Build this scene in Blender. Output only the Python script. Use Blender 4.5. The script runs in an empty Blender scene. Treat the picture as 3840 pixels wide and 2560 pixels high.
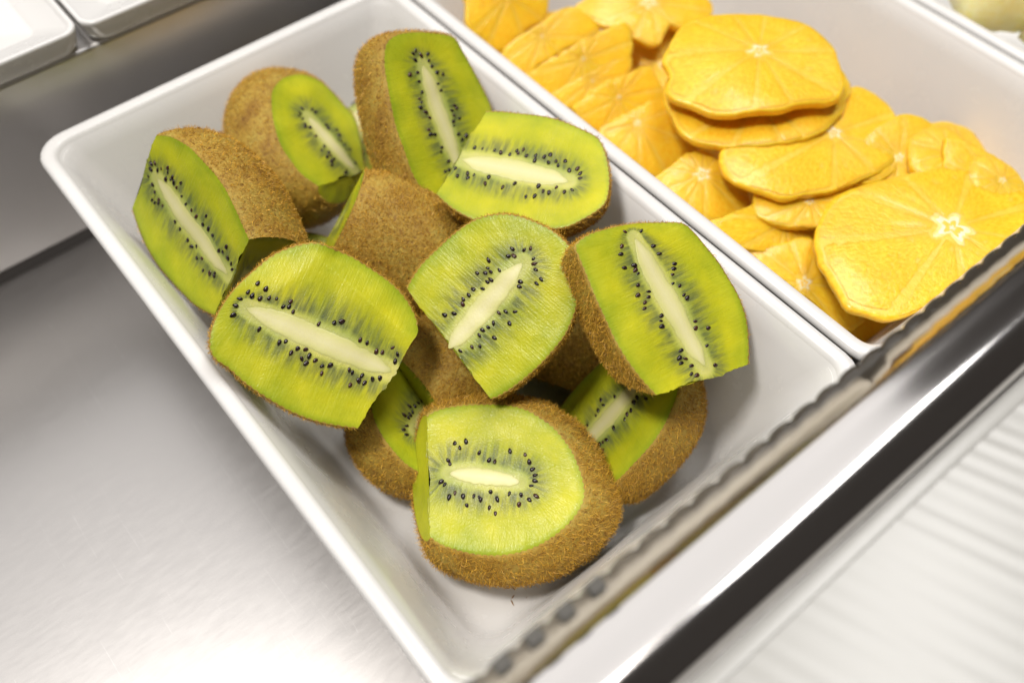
import bpy, bmesh, math, random
import numpy as np
from mathutils import Matrix, Vector
scene = bpy.context.scene
col = scene.collection
# ---------------------------------------------------------------- camera
cam_d = bpy.data.cameras.new("camera"); cam = bpy.data.objects.new("camera", cam_d); col.objects.link(cam)
m = Matrix(((0.7748, 0.5210, -0.3582, 0), (-0.6322, 0.6351, -0.4439, 0), (-0.0038, 0.5703, 0.8214, 0), (0, 0, 0, 1)))   # columns: right, up, back
m.translation = Vector((-0.0237062, -0.31562441, 0.24532005))
cam.matrix_world = m
cam_d.lens = 33.087; cam_d.sensor_width = 36; cam_d.sensor_fit = 'HORIZONTAL'
cam_d.clip_start = 0.01; cam_d.clip_end = 50
cam_d.dof.use_dof = True; cam_d.dof.focus_distance = 0.30; cam_d.dof.aperture_fstop = 5.6
scene.camera = cam
# ---------------------------------------------------------------- world, lamps, exposure
world = bpy.data.worlds.new("World"); scene.world = world; world.use_nodes = True
bg = world.node_tree.nodes["Background"]; bg.inputs[0].default_value = (0.60, 0.52, 0.46, 1); bg.inputs[1].default_value = 0.06
def area_lamp(name, loc, target, sx, sy, power, color, spread=180):
    d = bpy.data.lights.new(name, 'AREA'); d.shape = 'RECTANGLE'; d.size = sx; d.size_y = sy
    d.energy = power; d.color = color; d.spread = math.radians(spread)
    o = bpy.data.objects.new(name, d); col.objects.link(o); o.location = loc
    o.rotation_euler = (Vector(target) - Vector(loc)).to_track_quat('-Z', 'Y').to_euler()
    return o
area_lamp("ceiling_lamp", (0.05, 0.62, 0.98), (0.1, -0.12, 0), 1.9, 1.3, 7.2, (1.0, 0.975, 0.955))
area_lamp("key_lamp", (-0.25, -0.10, 1.0), (0.08, -0.12, 0), 0.18, 0.18, 8.6, (1.0, 0.955, 0.90))
area_lamp("strip_lamp", (0.53, -0.08, 1.0), (0.46, -0.12, 0), 0.24, 0.9, 7.2, (1.0, 0.98, 0.96))
scene.view_settings.view_transform = 'Standard'; scene.view_settings.look = 'None'
scene.view_settings.exposure = 0.08; scene.view_settings.gamma = 1.0
scene.render.engine = 'CYCLES'
scene.cycles.use_denoising = True
scene.cycles.max_bounces = 10; scene.cycles.diffuse_bounces = 3; scene.cycles.transmission_bounces = 8
scene.cycles.sample_clamp_indirect = 6
KIWI = {"K1": {"O": [0.02676, -0.07725, 0.00422], "n": [-0.86912, -0.10971, 0.48227], "ax": [-0.00417, -0.97343, -0.22896], "side": [[-28.67, 14.1], [-22.39, 19.31], [-14.16, 23.06], [-6.01, 24.88], [2.48, 25.82], [9.97, 25.22], [16.32, 23.51], [22.11, 21.24], [25.92, 20.04]], "core": [[-20.98, 0.62], [23.84, 0.62]], "label": "kiwi chunk leaning on the left wall, cut at both ends with a dark end face", "tint": 0.2, "und": 8, "und2": -15, "D": 0.034, "phi0": 22, "side2": [[26.92, -18.0], [20.86, -21.7], [12.7, -24.65], [2.62, -26.36], [-6.11, -27.18], [-14.85, -26.28], [-21.97, -23.59], [-27.07, -20.75]]}, "K8": {"O": [0.03643, -0.14498, 0.00511], "n": [-0.13835, -0.54648, 0.82597], "ax": [0.54694, -0.73743, -0.3963], "side": [[28.54, 13.88], [25.57, 18.32], [19.96, 22.57], [13.49, 25.01], [6.19, 26.36], [-0.79, 27.14], [-7.09, 26.51], [-12.01, 25.84], [-16.16, 23.52], [-20.71, 19.33], [-23.79, 14.85], [-26.51, 8.26], [-28.95, 1.19], [-30.11, -5.87], [-29.73, -12.84], [-27.9, -17.82], [-24.8, -20.3], [-20.74, -21.07], [-14.12, -23.32], [-7.18, -24.81], [0.88, -25.86], [8.53, -25.83], [15.77, -24.7], [23.21, -22.66]], "core": [[-23.13, -2.01], [25.45, -2.01]], "label": "large kiwi half nearest the left rim with a creased yellow-green face", "tint": 0.6, "und": 28, "D": 0.026, "flap": [34.86, 15.48]}, "K9": {"O": [0.08775, -0.16715, 0.00045], "n": [-0.497, -0.24107, 0.83359], "ax": [-0.85709, -0.0137, -0.51498], "side": [[15.59, -25.7], [11.65, -26.56], [6.12, -27.05], [-1.16, -26.42], [-9.74, -25.21], [-16.82, -22.71], [-22.19, -18.72], [-26.19, -13.57], [-28.79, -7.25], [-30.52, -0.23], [-30.5, 6.58], [-29.28, 11.89], [-25.93, 16.58], [-20.93, 20.25], [-14.66, 23.38], [-7.56, 25.58], [0.34, 25.95], [7.37, 25.5], [15.29, 24.1], [21.03, 22.38], [23.45, 21.1]], "core": [[-16.03, -0.87], [20.75, -0.87]], "label": "kiwi half mid-pile whose pale core slants up to the right", "tint": 0.45, "und": 28, "D": 0.026}, "K10": {"O": [0.12719, -0.20687, 0.00906], "n": [0.10304, -0.44618, 0.88899], "ax": [-0.13012, -0.89212, -0.43266], "side": [[29.92, 15.92], [24.7, 19.78], [18.29, 23.15], [10.39, 25.32], [3.45, 25.69], [-3.87, 25.2], [-10.83, 23.37], [-16.38, 21.69], [-20.64, 19.16], [-24.33, 10.04], [-27.07, 1.6], [-28.7, -7.3], [-29.35, -14.63], [-27.9, -20.73], [-24.06, -21.64], [-18.45, -22.22], [-10.57, -23.27], [-1.79, -23.96], [7.9, -24.31], [17.56, -22.76], [24.19, -20.72]], "core": [[-22.41, 0.16], [23.73, 0.16]], "label": "kiwi half whose jagged lower edge overhangs the white wall towards the orange tray", "tint": 0.5, "und": 30, "D": 0.03, "phi0": 5}, "K6": {"O": [0.12902, -0.13836, 0.01099], "n": [-0.19542, -0.08814, 0.97675], "ax": [0.54641, -0.83683, 0.03381], "side": [[-23.57, 21.14], [-17.72, 22.27], [-10.69, 22.97], [-2.92, 23.41], [4.34, 22.91], [11.85, 21.22], [17.2, 19.5], [19.88, 17.2], [22.72, 12.92], [25.4, 7.05], [27.15, 1.07], [27.74, -5.09], [26.17, -9.35], [22.11, -14.18], [17.77, -17.9], [13.56, -19.68], [6.72, -21.71], [-1.01, -23.18], [-9.13, -23.59], [-17.92, -22.18], [-24.34, -19.77], [-30.1, -16.34]], "core": [[-25.65, -0.64], [12.99, -0.64]], "label": "kiwi half just below the tallest one, by the oranges, core nearly level", "tint": 0.6, "und": 25, "D": 0.022}, "K5": {"O": [0.12329, -0.09169, 0.00961], "n": [0.33611, -0.68541, 0.64594], "ax": [-0.16931, -0.71864, -0.67445], "side": [[32.2, 4.16], [25.28, 13.07], [17.93, 21.2], [10.38, 25.55], [3.77, 27.15], [-2.41, 26.85], [-11.14, 24.53], [-19.73, 22.25], [-25.28, 19.65], [-28.47, 7.82], [-29.57, -1.5], [-29.42, -8.25], [-27.1, -14.01], [-20.72, -17.49], [-12.82, -19.86], [-5.49, -21.5], [2.66, -22.6], [11.04, -22.85], [19.69, -22.26], [26.1, -19.55], [31.34, -16.17]], "core": [[-17.28, -0.08], [21.39, -0.08]], "label": "tallest kiwi half standing upright at the back of the pile with a narrow tapering core", "tint": 0.3, "und": 10, "D": 0.03, "phi0": 24}, "K4": {"O": [0.0918, -0.05174, -0.00739], "n": [0.50588, -0.44784, 0.73725], "ax": [0.20355, -0.76856, -0.60653], "side": [[25.11, 5.93], [22.68, 6.98], [15.65, 14.55], [7.16, 21.68], [1.49, 22.4], [-6.47, 22.39], [-13.12, 20.73], [-17.84, 16.64], [-20.65, 11.72], [-21.95, 5.03], [-21.1, -1.5], [-19.5, -6.2], [-14.97, -12.37], [-9.34, -17.86], [-2.55, -22.64], [4.86, -24.33], [11.22, -24.6], [17.72, -22.22]], "core": [[-4.29, 0.12], [21.93, 0.12]], "label": "brown furry kiwi half at the back left whose cut face shows a short pale core", "cw": 0.003, "tint": 0.35, "und": -48, "D": 0.04, "phi0": 43, "ext": 0.004, "cs": 9}, "K13": {"O": [0.05792, -0.20448, -0.02869], "n": [-0.22943, -0.09546, 0.96863], "ax": [0.65086, -0.75499, 0.07975], "side": [[-25.56, 17.2], [-22.66, 19.62], [-17.74, 21.55], [-12.14, 22.9], [-5.32, 23.78], [1.55, 24.14], [7.4, 23.31], [12.25, 21.21], [17.13, 18.55], [20.96, 14.95], [24.21, 11.33], [27.01, 6.58], [29.24, 1.82], [30.22, -3.02], [29.32, -7.49], [26.22, -12.74], [21.5, -17.63], [16.13, -21.52], [10.05, -24.17], [3.76, -25.53], [-2.73, -25.86], [-10.03, -24.96], [-14.1, -23.89], [-16.89, -22.36]], "core": [[-14.31, -0.97], [8.74, -0.97]], "label": "furry kiwi at the front of the tray, cut face up, fuzz all round", "cw": 0.0027, "so": 1.5, "tint": 0.5, "und": -36, "D": 0.037, "phi0": 41, "ext": 0.004, "cs": -13, "hair": 26000, "hl": 1.15}, "K7": {"O": [0.08606, -0.11043, -0.02012], "n": [0.59944, 0.62078, -0.50527], "ax": [-0.46978, 0.78396, 0.40585], "side": [[22.02, 19.33], [17.09, 21.99], [11.37, 23.84], [4.84, 24.83], [-3.15, 24.93], [-9.92, 24.15], [-15.82, 22.5], [-20.94, 20.02], [-25.19, 16.78], [-28.48, 12.86], [-30.72, 8.32], [-31.86, 3.13], [-31.86, -3.13], [-30.72, -8.32], [-28.48, -12.86], [-25.19, -16.78], [-20.94, -20.02], [-15.82, -22.5], [-9.92, -24.15], [-3.15, -24.93], [4.84, -24.83], [11.37, -23.84], [17.09, -21.99], [22.02, -19.33]], "core": [[-17.6, 0.0], [20.12, 0.0]], "label": "kiwi piece lying skin side up in the middle of the pile", "und": 12, "D": 0.024}, "K11": {"O": [0.07464, -0.15618, -0.04914], "n": [0.3675, 0.04123, -0.92911], "ax": [-0.92984, -0.0035, -0.36795], "side": [[18.4, 20.26], [13.44, 22.24], [7.81, 23.49], [1.3, 23.99], [-5.89, 23.73], [-11.74, 22.71], [-16.91, 20.96], [-21.39, 18.51], [-25.09, 15.43], [-27.95, 11.78], [-29.89, 7.6], [-30.88, 2.86], [-30.88, -2.86], [-29.89, -7.6], [-27.95, -11.78], [-25.09, -15.43], [-21.39, -18.51], [-16.91, -20.96], [-11.74, -22.71], [-5.89, -23.73], [1.3, -23.99], [7.81, -23.49], [13.44, -22.24], [18.4, -20.26]], "core": [[-17.05, 0.0], [16.36, 0.0]], "label": "kiwi piece with its skin up, wedged under the middle kiwi and behind the front one", "und": 28, "D": 0.026}, "K12": {"O": [0.06552, -0.16494, -0.04378], "n": [0.5069, -0.33246, 0.79531], "ax": [0.85367, 0.32163, -0.40964], "side": [[15.6, 22.58], [10.36, 24.06], [4.47, 24.86], [-2.72, 24.95], [-8.84, 24.34], [-14.25, 23.04], [-19.04, 21.08], [-23.17, 18.5], [-26.58, 15.34], [-29.21, 11.66], [-30.99, 7.51], [-31.89, 2.82], [-31.89, -2.82], [-30.99, -7.51], [-29.21, -11.66], [-26.58, -15.34], [-23.17, -18.5], [-19.04, -21.08], [-14.25, -23.04], [-8.84, -24.34], [-2.72, -24.95], [4.47, -24.86], [10.36, -24.06], [15.6, -22.58]], "core": [[-17.6, 0.0], [13.4, 0.0]], "label": "shaded kiwi half under the large creased one, brown skin resting on the tray floor", "und": 15, "D": 0.03, "phi0": 22}, "K14": {"O": [0.10456, -0.20845, -0.03922], "n": [-0.5057, 0.49741, 0.70487], "ax": [-0.80039, 0.03439, -0.5985], "side": [[17.68, 21.96], [12.33, 23.7], [6.29, 24.71], [-1.1, 24.99], [-7.87, 24.53], [-13.73, 23.33], [-18.92, 21.42], [-23.4, 18.85], [-27.11, 15.67], [-29.96, 11.93], [-31.9, 7.69], [-32.88, 2.89], [-32.88, -2.89], [-31.9, -7.69], [-29.96, -11.93], [-27.11, -15.67], [-23.4, -18.85], [-18.92, -21.42], [-13.73, -23.33], [-7.87, -24.53], [-1.1, -24.99], [6.29, -24.71], [12.33, -23.7], [17.68, -21.96]], "core": [[-18.15, 0.0], [15.5, 0.0]], "label": "shaded kiwi half under the right-hand kiwi with its cut face turned into the pile", "und": 15, "D": 0.028, "phi0": 14}, "K15": {"O": [0.12449, -0.16571, -0.05876], "n": [0.72341, 0.02264, -0.69004], "ax": [-0.62452, -0.40467, -0.668], "side": [[16.08, 21.09], [11.21, 22.75], [5.72, 23.73], [-1.0, 23.99], [-7.16, 23.55], [-12.48, 22.4], [-17.2, 20.57], [-21.27, 18.1], [-24.64, 15.04], [-27.23, 11.46], [-29.0, 7.38], [-29.89, 2.77], [-29.89, -2.77], [-29.0, -7.38], [-27.23, -11.46], [-24.64, -15.04], [-21.27, -18.1], [-17.2, -20.57], [-12.48, -22.4], [-7.16, -23.55], [-1.0, -23.99], [5.72, -23.73], [11.21, -22.75], [16.08, -21.09]], "core": [[-16.5, 0.0], [14.0, 0.0]], "label": "kiwi half lying skin up in the shade between the middle and right-hand kiwis", "und": 10, "D": 0.027}, "K3": {"O": [0.049, -0.09331, -0.04395], "n": [-0.00788, -0.35196, 0.93598], "ax": [-0.79466, -0.56597, -0.21951], "side": [[16.61, 21.96], [11.58, 23.7], [5.91, 24.71], [-1.03, 24.99], [-7.4, 24.53], [-12.9, 23.33], [-17.77, 21.42], [-21.98, 18.85], [-25.46, 15.67], [-28.14, 11.93], [-29.96, 7.69], [-30.88, 2.89], [-30.88, -2.89], [-29.96, -7.69], [-28.14, -11.93], [-25.46, -15.67], [-21.98, -18.85], [-17.77, -21.42], [-12.9, -23.33], [-7.4, -24.53], [-1.03, -24.99], [5.91, -24.71], [11.58, -23.7], [16.61, -21.96]], "core": [[-17.05, 0.0], [14.5, 0.0]], "label": "kiwi half almost hidden under the large creased one, only a green sliver showing", "und": 15, "D": 0.025}, "K2": {"O": [0.11437, -0.03054, -0.04548], "n": [-0.02383, -0.56352, 0.82576], "ax": [-0.75958, -0.52682, -0.38144], "side": [[16.61, 21.09], [11.58, 22.75], [5.91, 23.73], [-1.03, 23.99], [-7.4, 23.55], [-12.9, 22.4], [-17.77, 20.57], [-21.98, 18.1], [-25.46, 15.04], [-28.14, 11.46], [-29.96, 7.38], [-30.88, 2.77], [-30.88, -2.77], [-29.96, -7.38], [-28.14, -11.46], [-25.46, -15.04], [-21.98, -18.1], [-17.77, -20.57], [-12.9, -22.4], [-7.4, -23.55], [-1.03, -23.99], [5.91, -23.73], [11.58, -22.75], [16.61, -21.09]], "core": [[-17.05, 0.0], [14.5, 0.0]], "label": "kiwi half almost hidden behind the two back kiwis, only a green edge showing", "und": 15, "D": 0.025}}
SLICES = [{"ps": 0.85, "O": [0.23583, -0.14527, 0.006], "n": [0.0, -0.04994, 0.99875], "ax": [1.0, 0.0, 0.0], "out": [[-25.7, 24.9], [-13.0, 31.9], [-2.4, 34.5], [6.4, 33.8], [14.0, 29.1], [23.6, 22.2], [30.0, 13.7], [36.1, 5.0], [36.7, -3.3], [35.0, -10.9], [29.9, -18.3], [25.0, -24.8], [17.7, -29.1], [10.2, -29.6], [5.4, -26.6], [-2.1, -23.7], [-9.6, -21.9], [-18.1, -16.5], [-25.3, -12.3], [-30.7, -6.5], [-32.8, 1.5], [-35.3, 6.6], [-34.6, 12.5], [-28.3, 17.6]], "pith": [8.1, 5.2], "th": 9}, {"ps": 0.4, "O": [0.22942, -0.15558, -0.004], "n": [0.0, -0.0995, 0.99504], "ax": [1.0, 0.0, 0.0], "out": [[-28.0, 21.5], [-18.9, 32.3], [2.3, 33.4], [29.5, 19.1], [45.1, 3.0], [42.3, -11.6], [32.0, -18.5], [21.9, -22.2], [8.4, -23.0], [-2.0, -20.0], [-10.8, -15.7], [-21.2, -9.3], [-28.3, -2.3], [-32.1, 4.1], [-31.9, 12.2]], "pith": [4.9, 4.1], "th": 8}, {"ps": 0.65, "O": [0.23515, -0.18197, -0.009], "n": [0.04939, -0.14816, 0.98773], "ax": [0.99878, 0.00733, -0.04884], "out": [[-33.1, 20.6], [-22.2, 22.0], [-6.3, 17.6], [11.1, 14.0], [30.3, 13.9], [41.6, 13.0], [44.6, 6.5], [44.5, -2.5], [40.3, -10.3], [32.5, -17.1], [24.9, -20.8], [15.0, -21.5], [4.5, -20.4], [-9.6, -17.8], [-20.3, -13.8], [-30.4, -9.5], [-34.1, -3.1], [-37.8, 3.3], [-39.6, 10.4], [-37.0, 16.9]], "pith": [12.6, 1.3], "th": 8}, {"ps": 0.4, "O": [0.26524, -0.20443, -0.014], "n": [-0.1018, -0.30541, 0.94676], "ax": [0.9948, -0.03125, 0.09689], "out": [[-22.1, 7.8], [-7.9, 15.6], [8.7, 14.5], [14.5, 12.0], [18.5, 4.9], [18.9, -2.3], [14.0, -9.1], [7.2, -14.5], [-5.2, -15.9], [-19.4, -9.9], [-25.2, -2.3]], "pith": [-4.7, 0.9], "th": 8}, {"ps": 0.4, "O": [0.27755, -0.23481, -0.015], "n": [-0.1018, -0.30541, 0.94676], "ax": [0.9948, -0.03125, 0.09689], "out": [[-0.5, 25.1], [4.9, 19.0], [8.5, 10.4], [11.3, 1.2], [11.7, -6.4], [9.0, -16.6], [0.9, -25.3], [-8.4, -21.2], [-11.5, -7.3], [-13.8, 6.1], [-11.3, 16.5]], "pith": [-2.6, -1.5], "th": 8}, {"ps": 1.25, "O": [0.22688, -0.23435, -0.01], "n": [0.0, 0.0, 1.0], "ax": [1.0, 0.0, 0.0], "out": [[-22.5, 26.3], [-13.5, 29.4], [-4.6, 31.3], [4.2, 29.5], [14.6, 25.7], [28.3, 20.8], [41.2, 15.2], [48.3, 8.5], [51.6, -0.7], [53.5, -11.8], [47.4, -20.7], [36.6, -26.7], [26.5, -25.7], [16.0, -24.1], [4.1, -22.6], [-7.8, -22.3], [-20.1, -21.6], [-28.7, -18.3], [-35.5, -14.7], [-38.3, -9.9], [-41.2, -4.2], [-38.9, 1.8], [-35.7, 8.7], [-32.4, 15.7], [-27.9, 21.9]], "pith": [14.2, -5.4], "th": 8}, {"ps": 0.3, "O": [0.201, -0.19443, -0.019], "n": [0.0, -0.44721, 0.89443], "ax": [1.0, 0.0, 0.0], "out": [[-24.7, 16.2], [-15.3, 13.9], [6.5, 9.0], [25.9, 0.1], [35.9, -4.4], [26.9, -8.2], [16.9, -10.2], [11.0, -12.2], [2.2, -11.4], [-4.4, -9.9], [-11.1, -5.5], [-17.4, 0.7], [-23.0, 7.7], [-24.0, 12.5]], "pith": [4.6, -0.9], "th": 8}, {"ps": 0.65, "O": [0.19429, -0.16527, -0.018], "n": [-0.10102, -0.40406, 0.90914], "ax": [0.99488, -0.04103, 0.09231], "out": [[-15.3, 14.6], [-7.7, 15.0], [1.0, 15.3], [9.7, 12.3], [11.8, 4.0], [13.9, -4.2], [13.7, -12.2], [9.7, -17.1], [3.8, -15.1], [-4.5, -13.1], [-9.0, -8.0], [-11.9, 0.6], [-14.5, 7.9]], "pith": [1.6, 5.2], "th": 8}, {"ps": 0.15, "O": [0.19916, -0.06726, -0.01], "n": [-0.1011, -0.60659, 0.78856], "ax": [0.99488, -0.06164, 0.08013], "out": [[-21.8, 5.2], [-13.7, 7.4], [0.6, 8.2], [14.9, 8.7], [21.5, 2.7], [25.8, -5.1], [18.0, -7.0], [5.4, -6.5], [-7.5, -6.9], [-18.5, -6.4], [-22.3, -0.6]], "pith": [-2.6, 3.1], "th": 8}, {"ps": 0.2, "O": [0.20371, -0.0839, -0.014], "n": [-0.1011, -0.60659, 0.78856], "ax": [0.99488, -0.06164, 0.08013], "out": [[-26.5, 8.0], [-17.1, 8.2], [-3.4, 8.1], [11.7, 7.9], [27.4, 6.0], [25.6, -2.2], [20.8, -7.8], [9.1, -8.8], [-3.4, -8.2], [-18.6, -8.3], [-23.0, -3.2]], "pith": [-0.0, 1.4], "th": 8}, {"ps": 0.15, "O": [0.20308, -0.09195, -0.019], "n": [-0.1011, -0.60659, 0.78856], "ax": [0.99488, -0.06164, 0.08013], "out": [[-22.7, 5.5], [-10.1, 4.6], [6.2, 4.3], [21.3, 3.5], [20.1, -1.6], [7.3, -6.4], [-5.2, -5.7], [-15.7, -4.3]], "pith": [-0.9, 1.1], "th": 8}, {"ps": 0.15, "O": [0.19496, -0.04066, -0.01], "n": [0.0, -0.70711, 0.70711], "ax": [1.0, 0.0, 0.0], "out": [[-12.8, 11.4], [-9.3, 18.5], [11.9, 13.2], [26.0, 2.1], [20.3, -9.0], [10.4, -10.4], [-0.3, -12.5], [-9.8, -13.9], [-16.2, -3.4], [-18.1, 2.8]], "pith": [6.2, 5.7], "th": 12}, {"ps": 0.75, "O": [0.24663, -0.07929, -0.012], "n": [0.0, -0.30113, 0.95358], "ax": [1.0, 0.0, 0.0], "out": [[-28.4, 20.6], [-13.9, 21.4], [8.2, 15.3], [26.5, 2.4], [31.7, -9.4], [24.7, -14.5], [10.3, -13.9], [4.8, -8.6], [-6.9, -13.6], [-13.3, -7.8], [-17.8, 1.8], [-22.6, 5.9]], "pith": [3.5, 4.9], "th": 8}, {"ps": 0.2, "O": [0.20693, -0.10662, -0.019], "n": [-0.10246, -0.56355, 0.8197], "ax": [0.99474, -0.05805, 0.08443], "out": [[-23.0, 7.2], [-9.4, 8.9], [5.2, 8.1], [17.1, 6.5], [18.6, -1.2], [17.6, -8.7], [5.1, -7.8], [-10.2, -7.6], [-19.5, -5.4]], "pith": [-3.2, 1.1], "th": 8}, {"ps": 0.3, "O": [0.19994, -0.13116, -0.022], "n": [-0.10066, -0.45298, 0.88582], "ax": [0.99492, -0.04583, 0.08962], "out": [[-18.0, 16.1], [-3.6, 15.4], [17.3, 12.7], [17.4, 0.7], [17.5, -11.2], [10.1, -14.0], [-0.6, -14.6], [-8.8, -12.0], [-13.3, -1.2], [-16.7, 7.8]], "pith": [-2.1, 9.8], "th": 8}, {"ps": 0.6, "O": [0.19788, -0.21905, -0.027], "n": [-0.15349, -0.35815, 0.92096], "ax": [0.98815, -0.05563, 0.14306], "out": [[-13.3, 24.5], [-3.9, 20.3], [10.0, 14.1], [5.2, 2.9], [4.3, -6.5], [6.1, -15.5], [8.6, -21.6], [-1.7, -20.3], [-5.2, -6.4], [-9.9, 8.9]], "pith": [-3.6, 2.4], "th": 8}, {"ps": 0.3, "O": [0.25595, -0.19025, -0.013], "n": [0.0, -0.0995, 0.99504], "ax": [1.0, 0.0, 0.0], "out": [[-11.2, 13.6], [5.5, 15.5], [18.6, 14.1], [23.6, 5.7], [18.3, -4.7], [8.3, -12.7], [-3.3, -16.1], [-14.6, -13.6], [-21.8, -5.5], [-20.5, 5.3]], "pith": [7.6, 6.2], "th": 8}, {"ps": 0.4, "O": [0.27228, -0.21569, -0.012], "n": [-0.04939, -0.14816, 0.98773], "ax": [0.99878, -0.00733, 0.04884], "out": [[-2.3, 15.8], [7.5, 14.3], [13.4, 7.1], [14.0, -2.0], [8.7, -10.8], [-1.6, -15.6], [-10.8, -11.5], [-14.8, -3.0], [-13.1, 6.7]], "pith": [2.6, 0.7], "th": 8}, {"ps": 0.3, "O": [0.27442, -0.23745, -0.011], "n": [-0.09841, -0.14762, 0.98414], "ax": [0.99515, -0.0146, 0.09732], "out": [[4.2, 15.0], [9.8, 9.2], [10.2, -0.7], [5.1, -10.3], [-3.0, -14.5], [-9.9, -9.0], [-10.4, 0.7], [-5.6, 10.3]], "pith": [1.8, 0.5], "th": 8}, {"ps": 0.35, "O": [0.21916, -0.19754, -0.016], "n": [0.0, -0.24254, 0.97014], "ax": [1.0, 0.0, 0.0], "out": [[-16.4, 16.6], [-3.6, 9.6], [12.7, 1.6], [25.1, -5.2], [21.1, -11.5], [8.9, -12.3], [-6.2, -8.5], [-17.4, 0.0], [-22.3, 9.3]], "pith": [-2.6, 1.4], "th": 8}]
rng = np.random.default_rng(7)
random.seed(7)
# ---------------------------------------------------------------- helpers
def tag(o, label=None, cat=None, group=None, kind=None):
    if label: o['label'] = label
    if cat: o['category'] = cat
    if group: o['group'] = group
    if kind: o['kind'] = kind
    return o
def link(name, me, parent=None, mats=()):
    o = bpy.data.objects.new(name, me); col.objects.link(o)
    for mt in mats: me.materials.append(mt)
    if parent is not None: o.parent = parent
    return o
def empty(name, mat):
    o = bpy.data.objects.new(name, None); col.objects.link(o); o.matrix_world = mat; o.empty_display_size = 0.01
    return o
def pymesh(name, v, f, smooth=True):
    me = bpy.data.meshes.new(name); me.from_pydata([tuple(map(float, p)) for p in v], [], [tuple(int(i) for i in q) for q in f]); me.update()
    if smooth: me.polygons.foreach_set('use_smooth', [True] * len(me.polygons))
    return me
def fattr(me, name, vals):
    a = me.attributes.new(name, 'FLOAT', 'POINT'); a.data.foreach_set('value', np.asarray(vals, dtype=np.float32))
def frame(O, n, ax):
    n = Vector(n).normalized(); ax = Vector(ax); ax = (ax - n * ax.dot(n)).normalized(); pv = n.cross(ax)
    m = Matrix((ax, pv, n)).transposed().to_4x4(); m.translation = Vector(O); return m
def catmull(P, n):
    P = np.asarray(P, float); Q = np.vstack([2 * P[0] - P[1], P, 2 * P[-1] - P[-2]])
    out = []
    for i in range(len(P) - 1):
        p0, p1, p2, p3 = Q[i:i + 4]
        for t in np.linspace(0, 1, 8, endpoint=False):
            out.append(.5 * ((2 * p1) + (p2 - p0) * t + (2 * p0 - 5 * p1 + 4 * p2 - p3) * t * t + (3 * p1 - p0 - 3 * p2 + p3) * t ** 3))
    out.append(P[-1]); return resample(np.array(out), n)
def resample(P, n):
    d = np.r_[0, np.cumsum(np.linalg.norm(np.diff(P, axis=0), axis=1))]
    s = np.linspace(0, d[-1], n); return np.stack([np.interp(s, d, P[:, 0]), np.interp(s, d, P[:, 1])], 1)
def sm_noise(n, k, amp, seed):
    r = np.random.default_rng(seed); x = np.linspace(0, 1, n, endpoint=False); y = np.zeros(n)
    for j in range(1, k): y += r.normal() / j ** .6 * np.sin(2 * np.pi * (j * x + r.random()))
    return amp * y / max(1e-6, np.abs(y).max())
def noise2(x, y, f, seed):
    r = np.random.default_rng(seed); z = np.zeros_like(x)
    for i in range(9):
        a = r.random() * 2 * np.pi; ff = f * (0.6 + 1.6 * r.random())
        z += np.sin(ff * (x * np.cos(a) + y * np.sin(a)) + r.random() * 6.28)
    return z / 4.5
# ---------------------------------------------------------------- materials
def mat(name):
    m = bpy.data.materials.new(name); m.use_nodes = True
    return m, m.node_tree, m.node_tree.nodes["Principled BSDF"]
def N(nt, t, **kw):
    n = nt.nodes.new(t)
    for k, v in kw.items():
        if k in n.inputs: n.inputs[k].default_value = v
        else: setattr(n, k, v)
    return n
def ramp(nt, stops, interp='LINEAR'):
    n = nt.nodes.new('ShaderNodeValToRGB'); e = n.color_ramp; e.interpolation = interp
    while len(e.elements) < len(stops): e.elements.new(0.5)
    for el, (p, c) in zip(e.elements, stops): el.position = p; el.color = (*c, 1)
    return n
def bump(nt, bsdf, height, strength, dist):
    b = N(nt, 'ShaderNodeBump', Strength=strength, Distance=dist)
    nt.links.new(height, b.inputs['Height']); nt.links.new(b.outputs[0], bsdf.inputs['Normal']); return b
def obj_noise(nt, scale, detail=3, rough=.55):
    tc = N(nt, 'ShaderNodeTexCoord'); n = N(nt, 'ShaderNodeTexNoise', Scale=scale, Detail=detail, Roughness=rough)
    nt.links.new(tc.outputs['Object'], n.inputs['Vector']); return n
def melamine(name, c=(.71, .70, .685)):
    m, nt, b = mat(name)
    b.inputs['Base Color'].default_value = (*c, 1); b.inputs['Roughness'].default_value = .22
    n = obj_noise(nt, 60, 4); r = ramp(nt, [(.3, (.18,) * 3), (.75, (.34,) * 3)]); nt.links.new(n.outputs[0], r.inputs[0]); nt.links.new(r.outputs[0], b.inputs['Roughness'])
    n2 = obj_noise(nt, 25, 3); r2 = ramp(nt, [(.3, tuple(x * .96 for x in c)), (.7, c)]); nt.links.new(n2.outputs[0], r2.inputs[0]); nt.links.new(r2.outputs[0], b.inputs['Base Color'])
    bump(nt, b, n2.outputs[0], .08, .0006)
    return m
M_TRAY = melamine("white_melamine")
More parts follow.
